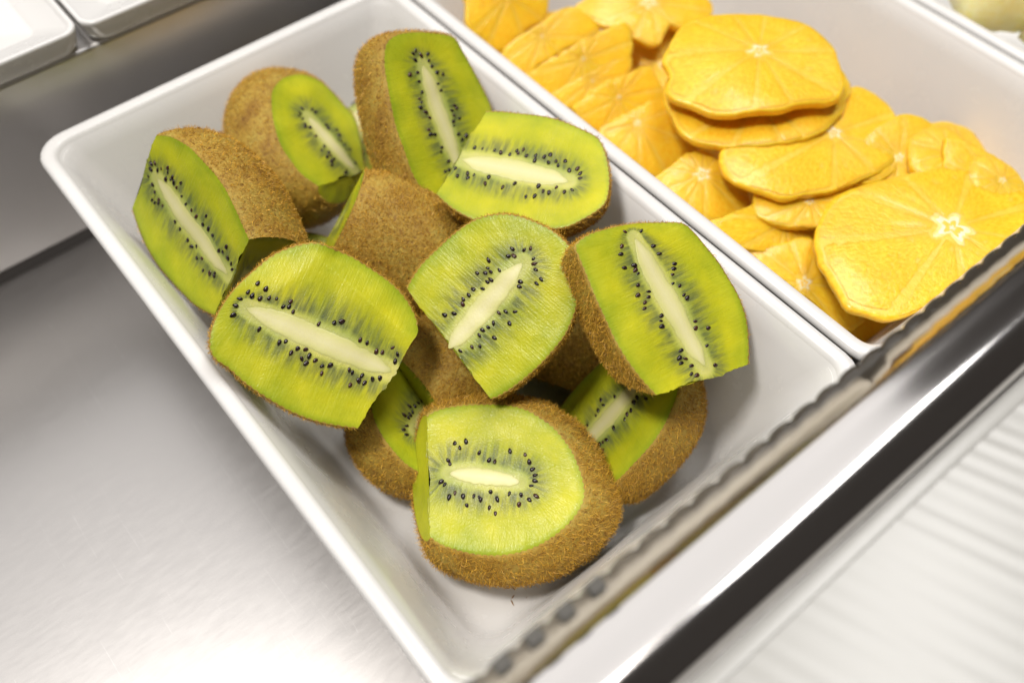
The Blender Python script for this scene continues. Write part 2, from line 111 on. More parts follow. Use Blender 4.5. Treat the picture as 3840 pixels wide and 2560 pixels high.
def steel(name, base=.62, rough=.22, brush=(1, 1), scratch=True):
    m, nt, b = mat(name)
    b.inputs['Metallic'].default_value = 1; b.inputs['Base Color'].default_value = (base, base * .97, base * .95, 1)
    tc = N(nt, 'ShaderNodeTexCoord'); mp = N(nt, 'ShaderNodeMapping'); mp.inputs['Scale'].default_value = (brush[0], brush[1], 20)
    nt.links.new(tc.outputs['Object'], mp.inputs[0])
    n = N(nt, 'ShaderNodeTexNoise', Scale=30, Detail=6, Roughness=.65); nt.links.new(mp.outputs[0], n.inputs['Vector'])
    r = ramp(nt, [(.25, (rough * .92,) * 3), (.75, (rough * 1.1,) * 3)]); nt.links.new(n.outputs[0], r.inputs[0]); nt.links.new(r.outputs[0], b.inputs['Roughness'])
    h = n.outputs[0]
    if scratch:
        acc = None
        for i, (ang, sc) in enumerate(((.35, 9), (1.25, 11), (2.3, 8), (2.9, 13))):
            m2 = N(nt, 'ShaderNodeMapping'); m2.inputs['Rotation'].default_value = (0, 0, ang); m2.inputs['Scale'].default_value = (sc * 60, sc * 1.3, 1); m2.inputs['Location'].default_value = (i * 3.1, i * 1.7, 0)
            nt.links.new(tc.outputs['Object'], m2.inputs[0])
            v = N(nt, 'ShaderNodeTexNoise', Scale=1.0, Detail=2, Distortion=.6); nt.links.new(m2.outputs[0], v.inputs['Vector'])
            s = ramp(nt, [(.720, (0,) * 3), (.728, (.35,) * 3), (.736, (0,) * 3)]); nt.links.new(v.outputs[0], s.inputs[0])
            if acc is None: acc = s.outputs[0]
            else:
                a = N(nt, 'ShaderNodeMath', operation='ADD'); nt.links.new(acc, a.inputs[0]); nt.links.new(s.outputs[0], a.inputs[1]); acc = a.outputs[0]
        a = N(nt, 'ShaderNodeMath', operation='MULTIPLY_ADD'); a.inputs[1].default_value = .6
        nt.links.new(acc, a.inputs[0]); nt.links.new(n.outputs[0], a.inputs[2]); h = a.outputs[0]
        mx = N(nt, 'ShaderNodeMix', data_type='RGBA'); mx.inputs['A'].default_value = (base, base * .97, base * .95, 1); mx.inputs['B'].default_value = (.78, .77, .76, 1)
        nt.links.new(acc, mx.inputs['Factor']); nt.links.new(mx.outputs['Result'], b.inputs['Base Color'])
    bump(nt, b, h, .012, .0002)
    return m
M_COUNTER = steel("brushed_steel", .50, .32, (4, 18))
M_LEDGE = steel("ledge_steel", .74, .44, (1.5, 12), False)
M_LEDGE.node_tree.nodes["Principled BSDF"].inputs["Metallic"].default_value = .85
M_RAIL = steel("polished_steel", .80, .17, (2, 60), False)
# kiwi flesh: attributes t (0 core edge .. 1 skin) and s (place along the seed ring)
def flesh_mat():
    m, nt, b = mat("kiwi_flesh")
    at = N(nt, 'ShaderNodeAttribute', attribute_name='t'); as_ = N(nt, 'ShaderNodeAttribute', attribute_name='s'); ar = N(nt, 'ShaderNodeAttribute', attribute_name='ripe')
    base = ramp(nt, [(0, (.58, .57, .18)), (.07, (.48, .50, .10)), (.16, (.37, .38, .04)), (.34, (.46, .46, .018)), (.62, (.54, .525, .018)), (.86, (.50, .51, .024)), (.965, (.36, .42, .02)), (1, (.24, .29, .02))])
    nz = obj_noise(nt, 260, 3); jit = N(nt, 'ShaderNodeMath', operation='MULTIPLY_ADD'); jit.inputs[1].default_value = .05
    sub = N(nt, 'ShaderNodeMath', operation='SUBTRACT'); sub.inputs[1].default_value = .5
    nt.links.new(nz.outputs[0], sub.inputs[0]); nt.links.new(sub.outputs[0], jit.inputs[0]); nt.links.new(at.outputs['Fac'], jit.inputs[2]); nt.links.new(jit.outputs[0], base.inputs[0])
    # radial streaks
    as2 = N(nt, 'ShaderNodeAttribute', attribute_name='s2'); kb = N(nt, 'ShaderNodeMath', operation='MULTIPLY_ADD'); kb.inputs[1].default_value = 620; nt.links.new(as2.outputs['Fac'], kb.inputs[0]); nt.links.new(ar.outputs['Fac'], kb.inputs[2]); kc = N(nt, 'ShaderNodeMath', operation='MULTIPLY'); kc.inputs[1].default_value = 1500; nt.links.new(as2.outputs['Fac'], kc.inputs[0])
    cx = N(nt, 'ShaderNodeCombineXYZ'); k1 = N(nt, 'ShaderNodeMath', operation='MULTIPLY'); k1.inputs[1].default_value = 620; k2 = N(nt, 'ShaderNodeMath', operation='MULTIPLY'); k2.inputs[1].default_value = 2.2
    nt.links.new(as_.outputs['Fac'], k1.inputs[0]); nt.links.new(at.outputs['Fac'], k2.inputs[0]); nt.links.new(k1.outputs[0], cx.inputs[0]); nt.links.new(kb.outputs[0], cx.inputs[1]); nt.links.new(k2.outputs[0], cx.inputs[2])
    st = N(nt, 'ShaderNodeTexNoise', Scale=1.0, Detail=2.5, Roughness=.6); nt.links.new(cx.outputs[0], st.inputs['Vector'])
    sr = ramp(nt, [(.36, (0,) * 3), (.60, (1,) * 3)]); nt.links.new(st.outputs[0], sr.inputs[0])
    zone = ramp(nt, [(.05, (0,) * 3), (.13, (1,) * 3), (.30, (.75,) * 3), (.50, (0,) * 3)]); nt.links.new(at.outputs['Fac'], zone.inputs[0])
    mu = N(nt, 'ShaderNodeMath', operation='MULTIPLY'); nt.links.new(sr.outputs[0], mu.inputs[0]); nt.links.new(zone.outputs[0], mu.inputs[1])
    mu2 = N(nt, 'ShaderNodeMath', operation='MULTIPLY'); mu2.inputs[1].default_value = .85; nt.links.new(mu.outputs[0], mu2.inputs[0])
    mx = N(nt, 'ShaderNodeMix', data_type='RGBA'); mx.inputs['B'].default_value = (.115, .135, .06, 1); nt.links.new(mu2.outputs[0], mx.inputs['Factor']); nt.links.new(base.outputs[0], mx.inputs['A'])
    # pale radial fibres
    cx2 = N(nt, 'ShaderNodeCombineXYZ'); k3 = N(nt, 'ShaderNodeMath', operation='MULTIPLY'); k3.inputs[1].default_value = 1500
    nt.links.new(as_.outputs['Fac'], k3.inputs[0]); nt.links.new(k3.outputs[0], cx2.inputs[0]); nt.links.new(kc.outputs[0], cx2.inputs[1]); nt.links.new(k2.outputs[0], cx2.inputs[2])
    s2 = N(nt, 'ShaderNodeTexNoise', Scale=1.0, Detail=3); nt.links.new(cx2.outputs[0], s2.inputs['Vector'])
    f2 = ramp(nt, [(.45, (0,) * 3), (.8, (.32,) * 3)]); nt.links.new(s2.outputs[0], f2.inputs[0])
    z2 = ramp(nt, [(.0, (.3,) * 3), (.15, (1,) * 3), (.55, (.35,) * 3), (.9, (.1,) * 3)]); nt.links.new(at.outputs['Fac'], z2.inputs[0])
    m3 = N(nt, 'ShaderNodeMath', operation='MULTIPLY'); nt.links.new(f2.outputs[0], m3.inputs[0]); nt.links.new(z2.outputs[0], m3.inputs[1])
    mx2 = N(nt, 'ShaderNodeMix', data_type='RGBA'); mx2.inputs['B'].default_value = (.56, .60, .12, 1); nt.links.new(m3.outputs[0], mx2.inputs['Factor']); nt.links.new(mx.outputs['Result'], mx2.inputs['A'])
    # ripeness patches
    pn = obj_noise(nt, 55, 3); pr = ramp(nt, [(.35, (.72, .80, .75)), (.7, (1.12, 1.08, 1.0))]); nt.links.new(pn.outputs[0], pr.inputs[0])
    mm = N(nt, 'ShaderNodeMix', data_type='RGBA', blend_type='MULTIPLY'); mm.inputs['Factor'].default_value = 1; nt.links.new(mx2.outputs['Result'], mm.inputs['A']); nt.links.new(pr.outputs[0], mm.inputs['B'])
    ti_ = N(nt, 'ShaderNodeAttribute', attribute_name='tint'); tr_ = ramp(nt, [(0, (.80, .87, .8)), (.5, (.96, .96, .95)), (1, (1.08, 1.03, 1.15))]); nt.links.new(ti_.outputs['Fac'], tr_.inputs[0]); m4 = N(nt, 'ShaderNodeMix', data_type='RGBA', blend_type='MULTIPLY'); m4.inputs['Factor'].default_value = 1; nt.links.new(mm.outputs['Result'], m4.inputs['A']); nt.links.new(tr_.outputs[0], m4.inputs['B'])
    nt.links.new(m4.outputs['Result'], b.inputs['Base Color'])
    b.inputs['Subsurface Weight'].default_value = .35; b.inputs['Subsurface Radius'].default_value = (.9, 1.0, .25); b.inputs['Subsurface Scale'].default_value = .0035
    b.inputs['Roughness'].default_value = .40; b.inputs['Specular IOR Level'].default_value = .20; b.inputs['Coat Weight'].default_value = .07; b.inputs['Coat Roughness'].default_value = .12
    g = obj_noise(nt, 1500, 2); g2 = obj_noise(nt, 380, 3)
    ad = N(nt, 'ShaderNodeMath', operation='MULTIPLY_ADD'); ad.inputs[1].default_value = .5; nt.links.new(g.outputs[0], ad.inputs[0]); nt.links.new(g2.outputs[0], ad.inputs[2])
    ad2 = N(nt, 'ShaderNodeMath', operation='MULTIPLY_ADD'); ad2.inputs[1].default_value = .8; nt.links.new(s2.outputs[0], ad2.inputs[0]); nt.links.new(ad.outputs[0], ad2.inputs[2])
    bb = bump(nt, b, ad2.outputs[0], .42, .0004); nt.links.new(bb.outputs[0], b.inputs['Coat Normal'])
    return m
M_FLESH = flesh_mat()
def core_mat():
    m, nt, b = mat("kiwi_core"); at = N(nt, 'ShaderNodeAttribute', attribute_name='t')
    r = ramp(nt, [(0, (.68, .64, .34)), (.35, (.66, .62, .30)), (.65, (.62, .60, .24)), (.9, (.57, .56, .18)), (1, (.55, .54, .165))]); nt.links.new(at.outputs['Fac'], r.inputs[0]); nt.links.new(r.outputs[0], b.inputs['Base Color'])
    b.inputs['Subsurface Weight'].default_value = .4; b.inputs['Subsurface Radius'].default_value = (1, 1, .5); b.inputs['Subsurface Scale'].default_value = .003
    b.inputs['Roughness'].default_value = .45
    g = obj_noise(nt, 900, 3); bump(nt, b, g.outputs[0], .3, .0002); return m
M_CORE = core_mat()
def seed_mat():
    m, nt, b = mat("kiwi_seed"); g = obj_noise(nt, 500, 2)
    oi = N(nt, 'ShaderNodeObjectInfo'); r = ramp(nt, [(0, (.010, .006, .006)), (.75, (.022, .010, .010)), (1, (.06, .022, .012))]); nt.links.new(oi.outputs['Random'], r.inputs[0]); nt.links.new(r.outputs[0], b.inputs['Base Color'])
    b.inputs['Roughness'].default_value = .25; bump(nt, b, g.outputs[0], .3, .0003); return m
M_SEED = seed_mat()
def skin_mat():
    m, nt, b = mat("kiwi_skin")
    n = obj_noise(nt, 90, 5, .65); r = ramp(nt, [(.28, (.25, .13, .014)), (.5, (.38, .24, .030)), (.72, (.41, .32, .06))]); nt.links.new(n.outputs[0], r.inputs[0])
    v = obj_noise(nt, 700, 3, .7); r2 = ramp(nt, [(.36, (.5, .36, .25)), (.46, (1,) * 3)]); nt.links.new(v.outputs[0], r2.inputs[0])
    mm = N(nt, 'ShaderNodeMix', data_type='RGBA', blend_type='MULTIPLY'); mm.inputs['Factor'].default_value = .8; nt.links.new(r.outputs[0], mm.inputs['A']); nt.links.new(r2.outputs[0], mm.inputs['B']); nt.links.new(mm.outputs['Result'], b.inputs['Base Color'])
    b.inputs['Roughness'].default_value = .7; bump(nt, b, v.outputs[0], .6, .0006); return m
M_SKIN = skin_mat()
def fuzz_mat():
    m, nt, b = mat("kiwi_fuzz"); at = N(nt, 'ShaderNodeAttribute', attribute_name='hue')
    r = ramp(nt, [(0, (.24, .11, .010)), (.4, (.54, .29, .028)), (.8, (.72, .43, .05)), (1, (.86, .50, .035))]); nt.links.new(at.outputs['Fac'], r.inputs[0]); nt.links.new(r.outputs[0], b.inputs['Base Color'])
    b.inputs['Roughness'].default_value = .5; return m
M_FUZZ = fuzz_mat()
# ---------------------------------------------------------------- the setting
def box(name, lo, hi, mt, bev=0.0, parent=None):
    bm = bmesh.new(); bmesh.ops.create_cube(bm, size=1)
    for v in bm.verts: v.co = Vector([(lo[i] + hi[i]) / 2 + v.co[i] * (hi[i] - lo[i]) for i in range(3)])
    if bev: bmesh.ops.bevel(bm, geom=bm.edges[:], offset=bev, segments=3, affect='EDGES', profile=.5)
    me = bpy.data.meshes.new(name); bm.to_mesh(me); bm.free()
    if bev: me.polygons.foreach_set('use_smooth', [True] * len(me.polygons))
    return link(name, me, parent, [mt])
tag(box("counter", (-1.2, -0.30, -0.10), (1.4, 0.0145, -0.069), M_COUNTER), kind='structure')
tag(box("ledge", (-1.2, 0.016, -0.0650), (1.4, 0.60, 0.0155), M_LEDGE, .002), kind='structure')
# ---------------------------------------------------------------- trays
def rrect(x0, y0, x1, y1, r, seg=6):
    pts = []
    for cx, cy, a in ((x1 - r, y1 - r, 0), (x0 + r, y1 - r, 90), (x0 + r, y0 + r, 180), (x1 - r, y0 + r, 270)):
        for k in range(seg + 1):
            q = math.radians(a + 90 * k / seg); pts.append((cx + r * math.cos(q), cy + r * math.sin(q)))
    return pts
def loft(name, loops, mt, parent=None, close=True, cap0=False):
    v, f = [], []; n = len(loops[0][0])
    for pts, z in loops: v += [(x, y, z) for x, y in pts]
    for j in range(len(loops) - 1):
        for i in range(n): f.append((j * n + i, j * n + (i + 1) % n, (j + 1) * n + (i + 1) % n, (j + 1) * n + i))
    if close: f.append(tuple((len(loops) - 1) * n + i for i in range(n)))
    if cap0: f.append(tuple(reversed(range(n))))
    return link(name, pymesh(name, v, f), parent, [mt])
def tray(x0, label, W=.1625, L=.265, wall=True):
    root = empty("food_tray", Matrix.Translation((x0 + W / 2, -L / 2, -.0685)))
    tag(root, label, 'tray', 'white food trays in the display')
    def lp(i, z, r): return (rrect(-W / 2 + i * 1e-3, -L / 2 + i * 1e-3, W / 2 - i * 1e-3, L / 2 - i * 1e-3, r * 1e-3), z * 1e-3 + .0685)
    loft("basin", [lp(33, -68.4, 8), lp(28, -66, 11), lp(25, -59, 12), lp(7.2, -5, 11), (lp(6.6, -3.2, 9))], M_TRAY, root, False)
    loft("basin_floor", [lp(6.1, -2.2, 8), lp(7.6, -4.4, 8), lp(9.5, -8.5, 8), lp(16, -28, 9), lp(25, -55, 10), lp(26.6, -59.5, 10), lp(29, -62.8, 10), lp(32.5, -64.6, 9), lp(37, -65, 7)], M_TRAY, root, True)
    loft("rim", [lp(6.6, -3.2, 9), lp(1.2, -4.2, 12), (lp(.25, -3.4, 12)), lp(0, -2.2, 12), lp(.25, -1.0, 12), lp(1.0, -.25, 11.5), lp(2.2, 0, 11), lp(4.2, -.1, 9.5), lp(5.4, -.8, 8.5), lp(6.1, -2.2, 8)], M_TRAY, root, False)
    return root
tray(0, "white tray of halved kiwis on the steel counter")
tray(.1640, "white tray of orange slices beside the kiwi tray")
tray(.3285, "white tray of pale yellow fruit beyond the orange slices")
def platter(x0, x1, label):
    root = empty("serving_platter", Matrix.Translation(((x0 + x1) / 2, .13, .0165))); tag(root, label, 'platter', 'white platters on the upper ledge')
    hx = (x1 - x0) / 2; hy = .118
    def lp(i, z, r): return (rrect(-hx + i * 1e-3, -hy + i * 1e-3, hx - i * 1e-3, hy - i * 1e-3, r * 1e-3), z * 1e-3)
    loft("platter_wall", [lp(5, 0, 6), lp(2.5, .5, 7), lp(1.2, 2.2, 7), lp(.2, 8.5, 6), lp(0, 9.6, 6), lp(.5, 10.3, 6), lp(1.4, 10.3, 5.5), lp(2.2, 9.6, 5)], M_TRAY, root, False)
    loft("platter_floor", [lp(2.2, 9.6, 5), lp(3.2, 8.6, 4.5), lp(11, 7.4, 4), lp(12.5, 6.2, 4), lp(14, 5.8, 3)], M_TRAY, root, True)
platter(-.30, .0370, "white platter on the upper ledge, the left one of the pair")
platter(.0385, .36, "white platter on the upper ledge, the right one of the pair")
# ---------------------------------------------------------------- kiwis
def seed_mesh():
    bm = bmesh.new(); bmesh.ops.create_uvsphere(bm, u_segments=8, v_segments=6, radius=1)
    for v in bm.verts:
        x, y, z = v.co; w = .52 * (1 - .35 * x) * (1 if x < .8 else .8)
        v.co = Vector((x * .00106, y * w * .00128, z * .00046))
    me = bpy.data.meshes.new("seed"); bm.to_mesh(me); bm.free(); me.polygons.foreach_set('use_smooth', [True] * len(me.polygons)); me.materials.append(M_SEED); return me
SEED = seed_mesh()
CREASE = {'K8': [((-.010, .0215), (.0182, .0130), -.55), ((-.018, .004), (-.010, .0215), -.14)]}
def kiwi(key, d, idx):
    mw = frame(d['O'], d['n'], d['ax'])
    root = empty("kiwi_half", mw); tag(root, d['label'], 'kiwi', 'halved kiwis in the white tray')
    r = np.random.default_rng(100 + idx)
    sd = [np.array(d['side']) * 1e-3]
    if 'side2' in d: sd.append(np.array(d['side2']) * 1e-3)
    sides = [catmull(s, 130 if len(sd) == 1 else 70) for s in sd]
    allp = np.vstack(sides); ctr = (allp.max(0) + allp.min(0)) / 2
    if len(sd) == 1: cuts = [(sides[0][-1], sides[0][0])]
    else: cuts = [(sides[0][-1], sides[1][0]), (sides[1][-1], sides[0][0])]
    area = sum(a[0] * b[1] - a[1] * b[0] for a, b in zip(allp, np.roll(allp, -1, 0))); ccw = area > 0
    c0 = np.array(d['core'][0]) * 1e-3; c1 = np.array(d['core'][1]) * 1e-3
    D, phi0 = d['D'], math.radians(d.get('phi0', 0)); unds = [d.get('und2', d['und'])] + [d['und']] if len(sd) == 2 else [d['und']]
    ctr = ctr + np.array([d.get('cs', 0) * 1e-3, 0])
    # outline with jagged cuts (face) and with bulged ends (body)
    face, body, planes, isside = [], [], [], []
    for i, s in enumerate(sides):
        a, b = cuts[i]; t = b - a; out = np.array([t[1], -t[0]]) if ccw else np.array([-t[1], t[0]]); ln = np.linalg.norm(out); out = out / ln
        face += list(s); isside += [1] * len(s); body += list(s)
        n = 46; q = np.linspace(0, 1, n + 2)[1:-1]
        jag = (np.abs(sm_noise(n, 20, 1, 31 * idx + i)) * .0007 - .0002) * np.sin(np.pi * q) ** .4 + sm_noise(n, 3, .0007, 77 * idx + i) * np.sin(np.pi * q)
        for k in range(n):
            p = a + t * q[k]; face.append(p + out * jag[k]); isside.append(0)
            body.append(p + out * min(d.get('ext', .016), ln * .4) * math.sin(math.pi * q[k]) ** .7)
        planes.append(((a + b) / 2, out, unds[i]))
    face = np.array(face); body = np.array(body); isside = np.array(isside)
    side_pts = np.vstack(sides)
    def zf(u, v):
        z = noise2(u, v, 160, idx) * .00035 + noise2(u, v, 420, idx + 50) * .00010
        for p, q, sl in CREASE.get(key, []):
            p = np.array(p); q = np.array(q); e = (q - p) / np.linalg.norm(q - p); dist = (u - p[0]) * -e[1] + (v - p[1]) * e[0]
            along = (u - p[0]) * e[0] + (v - p[1]) * e[1]
            z = z + sl * np.maximum(0, dist) * np.clip(along / .008 + .5, 0, 1)
        return z
    # ---- skin: a shell of rings from the face edge down to the deepest point, cut by the end planes
    M = len(body); rings = 26; v = []; f = []
    lob = 1 + sm_noise(M, 5, .012, idx + 9)
    inner = ctr + (body - ctr) * .982
    v += [(p[0], p[1], zf(p[0], p[1]) + .0000) for p in inner]
    zoff = math.sin(phi0)
    for j in range(rings):
        ph = -phi0 + (math.pi / 2 + phi0) * j / rings
        sc = (math.cos(ph) ** .82) / (math.cos(phi0) ** .82); dep = (math.sin(ph) + zoff) / (1 + zoff) * D
        for k, p in enumerate(body):
            g = 1 + (lob[k] - 1) * min(1, j / 6); x, y = ctr + (p - ctr) * sc * g
            w = max(0, 1 - dep / .012); v.append((x, y, -dep + zf(x, y) * w))
    tip = len(v); v.append((ctr[0], ctr[1], -D))
    for j in range(rings):
        for k in range(M): f.append((j * M + k, j * M + (k + 1) % M, (j + 1) * M + (k + 1) % M, (j + 1) * M + k))
    for k in range(M): f.append((rings * M + k, rings * M + (k + 1) % M, tip))
    bm = bmesh.new(); bv = [bm.verts.new(p) for p in v]
    for q in f: bm.faces.new([bv[i] for i in q])
    ends = []
    for pm, out, und in planes:
        no = Vector((out[0] * math.cos(math.radians(und)), out[1] * math.cos(math.radians(und)), -math.sin(math.radians(und))))
        res = bmesh.ops.bisect_plane(bm, geom=bm.verts[:] + bm.edges[:] + bm.faces[:], dist=1e-7, plane_co=(pm[0], pm[1], 0), plane_no=no, clear_outer=True)
        ends.append(([e.co.copy() for e in res['geom_cut'] if isinstance(e, bmesh.types.BMVert)], pm, no))
    bmesh.ops.recalc_face_normals(bm, faces=bm.faces[:])
    me = bpy.data.meshes.new("skin"); bm.to_mesh(me); bm.free()
    me.polygons.foreach_set('use_smooth', [True] * len(me.polygons))
    link("skin", me, root, [M_SKIN])
    # outward normals: make sure they point away from the body axis
    # ---- flesh: the cut face (and end faces) as one mesh
    seg = c1 - c0; sl2 = seg @ seg; e = seg / math.sqrt(sl2); pe = np.array([-e[1], e[0]]); clen = math.sqrt(sl2)
    cw = d.get('cw', .0038)
    def halfw(w): return cw * (.42 + .58 * np.sin(np.pi * np.clip(np.asarray(w) * .72 + .16, 0, 1)) ** 1.2) * (1 + .035 * np.sin(np.asarray(w) * 19 + idx) + .03 * np.sin(np.asarray(w) * 43 + 2 * idx))
    def fields(u, vv):
        P = np.stack([u, vv], 1); w = np.clip(((P - c0) @ seg) / sl2, 0, 1); near = c0 + w[:, None] * seg
        dc = np.linalg.norm(P - near, axis=1) - halfw(w)
        ds = np.full(len(P), 9.)
        for k in range(0, len(side_pts), 2): ds = np.minimum(ds, np.linalg.norm(P - side_pts[k], axis=1))
        a = (P - c0) @ e; b = (P - c0) @ pe; R_ = .010; pi = np.pi     # distance walked round the seed ring
        s = np.where(a > clen, clen + (pi / 2 - np.arctan2(b, np.maximum(a - clen, 1e-9))) * R_, np.where(a < 0, 2 * clen + pi * R_ + (np.arctan2(b, np.maximum(-a, 1e-9)) + pi / 2) * R_, np.where(b >= 0, a, 2 * clen + pi * R_ - a)))
        S_ = 2 * clen + 2 * pi * R_; s = np.stack([np.cos(2 * pi * s / S_), np.sin(2 * pi * s / S_)], 1) * S_ / (2 * pi)
        t = np.where(dc <= 0, dc * 20, dc / (np.maximum(dc, 1e-6) + ds)); return t, s
    Rn = 44; Mf = len(face); cc = (c0 + c1) / 2
    # keep the fan centre inside
    edge_in = np.where(isside[:, None] > 0, ctr + (face - ctr) * .992, face)
    V = [(cc[0], cc[1])]
    for j in range(1, Rn + 1):
        for p in edge_in: V.append(tuple(cc + (p - cc) * (j / Rn) ** .85))
    V = np.array(V); t, s = fields(V[:, 0], V[:, 1])
    z = zf(V[:, 0], V[:, 1]) + .00012
    rimr = np.clip((t - .93) / .07, 0, 1); z = z - rimr ** 2 * .0004
    fv = np.column_stack([V, z]).tolist(); ff = [(0, 1 + k, 1 + (k + 1) % Mf) for k in range(Mf)]
    for j in range(Rn - 1):
        for k in range(Mf): ff.append((1 + j * Mf + k, 1 + (j + 1) * Mf + k, 1 + (j + 1) * Mf + (k + 1) % Mf, 1 + j * Mf + (k + 1) % Mf))
    if not ccw: ff = [tuple(reversed(q)) for q in ff]
    tt = t.tolist(); ss = s.tolist()
    for (pts, pm, no), und in zip(ends, unds):
        if len(pts) < 8: continue
        tdir = Vector((-no[1], no[0], 0)).normalized(); ddir = no.cross(tdir); ddir = ddir if ddir.z < 0 else -ddir
        pl = np.array([((p - Vector((pm[0], pm[1], 0))).dot(tdir), (p - Vector((pm[0], pm[1], 0))).dot(ddir)) for p in pts])
        mid = pl.mean(0); an = np.arctan2(pl[:, 1] - mid[1], pl[:, 0] - mid[0]); od = np.argsort(an); pl = pl[od]
        pl = pl[np.r_[True, np.linalg.norm(np.diff(pl, axis=0), axis=1) > 1e-5]]
        # core point of the end face: near the top edge
        x0 = float((cc - pm) @ np.array([tdir[0], tdir[1]])); k0 = np.array([np.clip(x0, pl[:, 0].min() * .5, pl[:, 0].max() * .5), .004])
        b0 = len(fv); RE = 16; me_ = len(pl)
        for j in range(RE + 1):
            for p in pl:
                q = k0 + (p - k0) * (j / RE); P = Vector((pm[0], pm[1], 0)) + tdir * q[0] + ddir * q[1] + no * (.00003 + (noise2(q[0:1], q[1:2], 400, idx)[0] * .00015 if j < RE else 0)); fv.append(tuple(P))
                
                if und < -30: tt.append(.78); ss.append([q[0] * .2, q[1] * .2]); continue
                dd = np.linalg.norm(q - k0); full = np.linalg.norm(p - k0); top = p[1] < .0015
                tt.append(max(-.1, (dd - .003) / (.024 - .003)) if top else max(-.1, (dd - .003) / max(.001, full - .003))); qa = math.atan2(p[1] - k0[1], p[0] - k0[0]); ss.append([.012 * math.cos(qa) + .1, .012 * math.sin(qa)])
        up = None
        for j in range(RE):
            for k in range(me_):
                q = (b0 + j * me_ + k, b0 + (j + 1) * me_ + k, b0 + (j + 1) * me_ + (k + 1) % me_, b0 + j * me_ + (k + 1) % me_)
                if up is None and j > 2:
                    A, B, Cc = (Vector(fv[i]) for i in q[:3]); up = (B - A).cross(Cc - A).dot(no) > 0
                ff.append(q)
        if up is False:
            nq = RE * me_; ff[-nq:] = [tuple(reversed(q)) for q in ff[-nq:]]
    fm = pymesh("flesh", fv, ff); fattr(fm, 't', np.clip(tt, 0, 1)); ss = np.array(ss); fattr(fm, 's', ss[:, 0]); fattr(fm, 's2', ss[:, 1]); fattr(fm, 'tint', [d.get('tint', .35)] * len(fv)); fattr(fm, 'ripe', [idx * 3.7] * len(fv))
    link("flesh", fm, root, [M_FLESH])
    # ---- core
    nl, nw = 60, 17; cv, cf, ct = [], [], []
    j1 = sm_noise(nl + 1, 26, .00035, idx + 5); j2 = sm_noise(nl + 1, 26, .00035, idx + 6)
    for i in range(nl + 1):
        w = i / nl; p = c0 + seg * w; hw = float(halfw(np.array([w]))[0]) * 1.08; endf = min(1, (w / .16 + .005) ** .62, ((1 - w) / .12 + .005) ** .6)
        for k in range(nw):
            q = -1 + 2 * k / (nw - 1); off = q * (hw * endf + (j1[i] if q > 0 else j2[i]) * abs(q)); P = p + pe * off
            cv.append((P[0], P[1], float(zf(P[0:1], P[1:2])[0]) + .00012 + .00009 * (1 - abs(q) ** 4) * endf + (.00004 if abs(q) < 1 else -.0002))); ct.append(max(abs(q), 1 - min(1, w * 14), 1 - min(1, (1 - w) * 14)))
    for i in range(nl):
        for k in range(nw - 1): cf.append((i * nw + k, (i + 1) * nw + k, (i + 1) * nw + k + 1, i * nw + k + 1))
    cm = pymesh("core", cv, cf); cm.flip_normals(); fattr(cm, 't', ct); link("core", cm, root, [M_CORE])
    # ---- seeds
    step = .00125; spots = []
    tot = clen
    for sg in (-1, 1):
        u = r.random() * .001
        while u < clen:
            w = u / clen; base = halfw(np.array([w]))[0]
            for lane in range(2):
                if r.random() < (.5 if lane == 0 else .42):
                    o_ = base + d.get('so', 1) * (.0008 + .0022 * r.random() if lane == 0 else .0028 + .0034 * r.random())
                    spots.append((c0 + e * (u + r.normal() * .0004) + pe * sg * o_, pe * sg))
            u += step * (1.3 + .7 * r.random())
    for cp, dirn in ((c0, -e), (c1, e)):
        for a in np.radians(np.arange(-75, 76, 21)):
            if r.random() < .72:
                dv = dirn * math.cos(a) + pe * math.sin(a); spots.append((cp + dv * (cw * .55 + d.get('so', 1) * (.0012 + .0026 * r.random())), dv))
    from_poly = face
    def inside(p):
        x, y = p; q = from_poly; q2 = np.roll(q, -1, 0); c = ((q[:, 1] > y) != (q2[:, 1] > y)) & (x < (q2[:, 0] - q[:, 0]) * (y - q[:, 1]) / (q2[:, 1] - q[:, 1] + 1e-12) + q[:, 0]); return c.sum() % 2 == 1
    placed = []
    for P, dv in spots:
        if not inside(P + dv * .0025) or not inside(P - dv * .0012) or any(np.linalg.norm(P - q) < .0012 for q in placed): continue
        tl, _ = fields(P[None, 0], P[None, 1])
        if tl[0] > .62: continue
        placed.append(P)
        so = bpy.data.objects.new("seed", SEED); col.objects.link(so); so.parent = root
        so.location = (P[0], P[1], float(zf(P[0:1], P[1:2])[0]) + .00012 + (r.random() * .00035 - .00022)); so.rotation_euler = (r.normal() * .25, r.normal() * .2, math.atan2(dv[1], dv[0]) + r.normal() * .3)
        k = .82 + .35 * r.random(); so.scale = (k, k * (.8 + .35 * r.random()), k)
    # ---- fuzz on the skin
    me.calc_loop_triangles(); nt = len(me.loop_triangles); tri = np.empty(nt * 3, np.int32); me.loop_triangles.foreach_get('vertices', tri); tri = tri.reshape(-1, 3)
    co = np.empty(len(me.vertices) * 3, np.float32); me.vertices.foreach_get('co', co); co = co.reshape(-1, 3)
    A, B, Cc = co[tri[:, 0]], co[tri[:, 1]], co[tri[:, 2]]; nr = np.cross(B - A, Cc - A); ar = np.linalg.norm(nr, axis=1)
    nr = nr / (ar[:, None] + 1e-15); outw = ((A + B + Cc) / 3) - np.array([ctr[0], ctr[1], -D * .35]); nr *= np.where((nr * outw).sum(1) < 0, -1, 1)[:, None]
